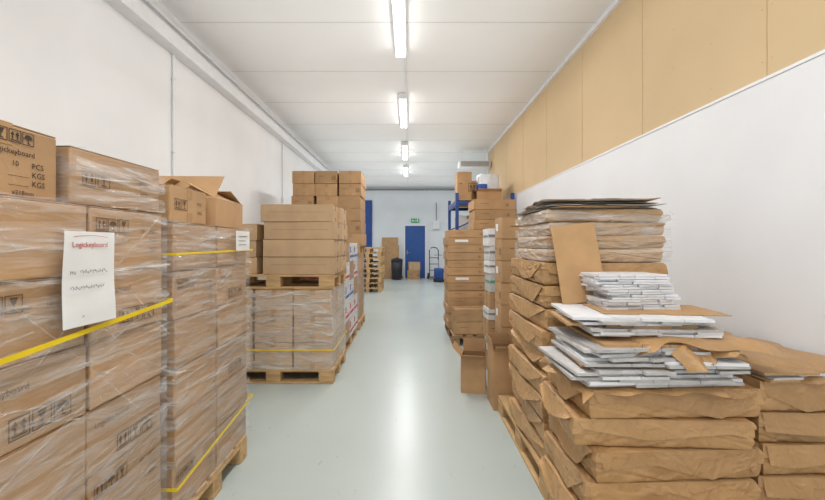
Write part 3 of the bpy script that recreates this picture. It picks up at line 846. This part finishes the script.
t = thing('bagged_bin', 'translucent white bagged bin with blue contents in carton atop blue rack', 'bin', (1.53, 7.80, zr+.006))
def bag(bm):
    bmesh.ops.create_cube(bm, size=2)
    bmesh.ops.subdivide_edges(bm, edges=bm.edges[:], cuts=12, use_grid_fill=True)
    for v in bm.verts:
        p = v.co.copy(); k = 1-.10*(abs(p.x*p.y)+abs(p.y*p.z)*.5+abs(p.x*p.z)*.5)
        n = noise.noise(p*2.3)*.05+noise.noise(p*6)*.025
        top = .25*max(0, p.z)*noise.noise(Vector((p.x*2, p.y*2, 4)))
        v.co = Vector((p.x*.22*k*(1+n), p.y*.18*k*(1+n), .25+p.z*.235*(1+n)+top*.1))
one('bag', M['bag'], bag, t, True)
one('blue_contents', M['bluep'], lambda bm: bx(bm, -.215, -.04, -.20, -.02, .17, .30, .02, seg=2), t)
carton(1.35, 8.5, zr, .7, .5, .46, 'wide brown carton farther back on top of the blue rack', m='card')
for k, (x, w) in enumerate(((1.12, .34), (1.55, .40))):
    carton(x, 7.85, 1.522, w, .45, .42, ('left', 'right')[k]+' carton on the upper middle shelf of the blue rack', m=('card_white', 'card')[k])
carton(1.3, 8.5, 1.522, .6, .5, .45, 'carton deep in the upper middle shelf of the blue rack', m='card')
carton(1.35, 8.2, .822, .7, .8, .5, 'large carton on the lowest shelf of the blue rack', m='card')
# duct at the end of the right wall
t = thing('air_vent', 'grey ventilation unit under the ceiling at end of tan wall', 'air vent', (1.6, 9.7, 3.27))
one('housing', M['white_metal'], lambda bm: bx(bm, -.38, .38, 0, .35, 0, .15, .008), t)
for i in range(5): one('slat', M['grey_metal'], lambda bm, i=i: bx(bm, -.34, .34, -.008, 0, .02+.025*i, .032+.025*i), t)
one('hanger', M['white_metal'], lambda bm: (bx(bm, -.3, -.29, .15, .16, .15, .48), bx(bm, .27, .28, .15, .16, .15, .48)), t)

# ------------------------------------------------------------ BACK WALL
def door(bm): bx(bm, -.16, .66, YB-.05, YB, .0, 2.15, .004)
d1 = struct('door_1', M['blue'], door)
fr = one('door_frame', M['white_metal'], lambda bm: (bx(bm, -.22, -.16, YB-.07, YB, 0, 2.21), bx(bm, .66, .72, YB-.07, YB, 0, 2.21), bx(bm, -.16, .66, YB-.07, YB, 2.15, 2.21)), d1)
one('door_handle', M['grey_metal'], lambda bm: (tube(bm, [(-.08, YB-.05, 1.05), (-.08, YB-.1, 1.05), (.04, YB-.1, 1.05)], .012, 8), bx(bm, -.1, -.06, YB-.06, YB-.05, .97, 1.15)), d1)
struct('door_2', M['rack'], lambda bm: bx(bm, -1.95, -1.52, YB-.06, YB, 0, 3.2, .004))
t = thing('exit_sign', 'green emergency exit sign above the blue door', 'sign', (.25, YB-.06, 2.28))
sb = one('sign_box', M['exit'], lambda bm: bx(bm, -.165, .165, 0, .05, 0, .17, .006), t)
def pict(bm):
    F = Face(bm, (0, -.004, 0), (1, 0, 0), (0, 0, 1))
    F.rect(.07, .03, .125, .14); F.poly([(-.14, .085), (-.08, .135), (-.08, .10), (-.04, .10), (-.04, .07), (-.08, .07), (-.08, .035)])
    F.line([(-.01, .03), (.0, .07), (.015, .10), (.03, .07), (.045, .035)], .012); F.rect(.008, .115, .024, .132)
link('pictogram', (lambda bm: (pict(bm), rawfin(bm, 'p'))[1])(bmesh.new()), M['paper'], sb)
t = thing('electrical_box', 'white electrical cabinet on back wall right of exit sign', 'electrical box', (1.12, YB-.12, 2.0))
cb = one('cabinet_body', M['white_metal'], lambda bm: bx(bm, -.14, .14, 0, .12, 0, .36, .006), t)
one('cabinet_door', M['white_metal'], lambda bm: bx(bm, -.12, .12, -.01, 0, .02, .34, .003), cb)
one('cable', M['dark'], lambda bm: tube(bm, [(0, .06, .36), (0, .06, 1.1)], .012, 6), t)
for k, (x, w, h) in enumerate(((-.78, .66, 1.68), (-.66, .5, 1.35))):
    bm = bmesh.new(); bx(bm, -w/2, w/2, -.006, .006, 0, h, .002)
    put('hardboard_panel', fin(bm, 'hb'), 'board', (x, YB-.26-.09*k, 0), 0, ('taller', 'shorter')[k]+' brown hardboard panel leaning on the back wall', 'board', rx=-math.radians(7-.4*k))
def lathe(bm, prof, n=24):
    rings = [[bm.verts.new((r*math.cos(2*PI*i/n), r*math.sin(2*PI*i/n), z)) for i in range(n)] for r, z in prof]
    for a, b in zip(rings, rings[1:]):
        for i in range(n): bm.faces.new((a[i], a[(i+1) % n], b[(i+1) % n], b[i]))
    bm.faces.new(rings[0][::-1]); bm.faces.new(rings[-1])
t = thing('waste_bin', 'dark blue round bin left of the blue door', 'bin', (-.48, 15.75, 0))
one('bin_body', M['dark'], lambda bm: lathe(bm, [(.17, 0), (.2, .05), (.21, .4), (.215, .42), (.21, .44), (.225, .74)]), t, True)
one('lid', M['dark'], lambda bm: lathe(bm, [(.235, .74), (.235, .78), (.2, .82), (.06, .85), (.05, .87)]), t, True)
carton(.18, 16.05, 0, .5, .4, .36, 'lower carton standing before the blue door', m='card', pr=[('d', '-y')])
carton(.2, 16.07, .362, .46, .36, .32, 'upper carton standing before the blue door', m='card_pale', rz=.08)
t = thing('hand_truck', 'dark sack truck standing right of the blue door', 'hand truck', (1.0, 16.0, 0))
one('frame', M['dark'], lambda bm: [tube(bm, [(s*.18, 0, .08), (s*.18, .06, .6), (s*.18, .12, 1.15), (s*.1, .16, 1.25), (0, .16, 1.27)], .018, 8) for s in (-1, 1)], t)
one('cross_bar', M['dark'], lambda bm: [tube(bm, [(-.18, y, z), (.18, y, z)], .013, 8) for y, z in ((.03, .35), (.06, .6), (.09, .85))], t)
one('toe_plate', M['grey_metal'], lambda bm: bx(bm, -.22, .22, -.25, .02, .02, .035, .003), t)
for s in (-1, 1):
    one('wheel', M['dark'], lambda bm, s=s: tube(bm, [(s*.2, .1, .12), (s*.26, .1, .12)], .12, 20), t)
t = thing('floor_cleaner', 'small blue and grey floor cleaning machine right of the sack truck', 'cleaning machine', (1.12, 14.9, 0))
one('body', M['rack'], lambda bm: bx(bm, -.18, .18, -.25, .25, .1, .5, .05, seg=3), t, True)
one('brush_deck', M['dark'], lambda bm: bx(bm, -.22, .22, -.3, .1, .02, .12, .02), t)
one('handle', M['grey_metal'], lambda bm: tube(bm, [(0, .22, .45), (0, .35, .8), (-.15, .38, .98), (.15, .38, .98)], .016, 8), t)

# ------------------------------------------------------------ light, camera
w = bpy.data.worlds.new('world'); S.world = w; w.use_nodes = True
w.node_tree.nodes['Background'].inputs[0].default_value = (.98, .99, 1, 1); w.node_tree.nodes['Background'].inputs[1].default_value = 1.1
cd = bpy.data.cameras.new('camera'); cam = bpy.data.objects.new('camera', cd); COL.objects.link(cam)
cam.location = (0, 0, CH); cam.rotation_euler = (PI/2, 0, 0)
cd.sensor_width = 36; cd.lens = 400/825*36; cd.shift_x = .0042; cd.shift_y = -.0072; cd.clip_start = .05
S.camera = cam
S.view_settings.view_transform = 'Standard'; S.view_settings.exposure = 0
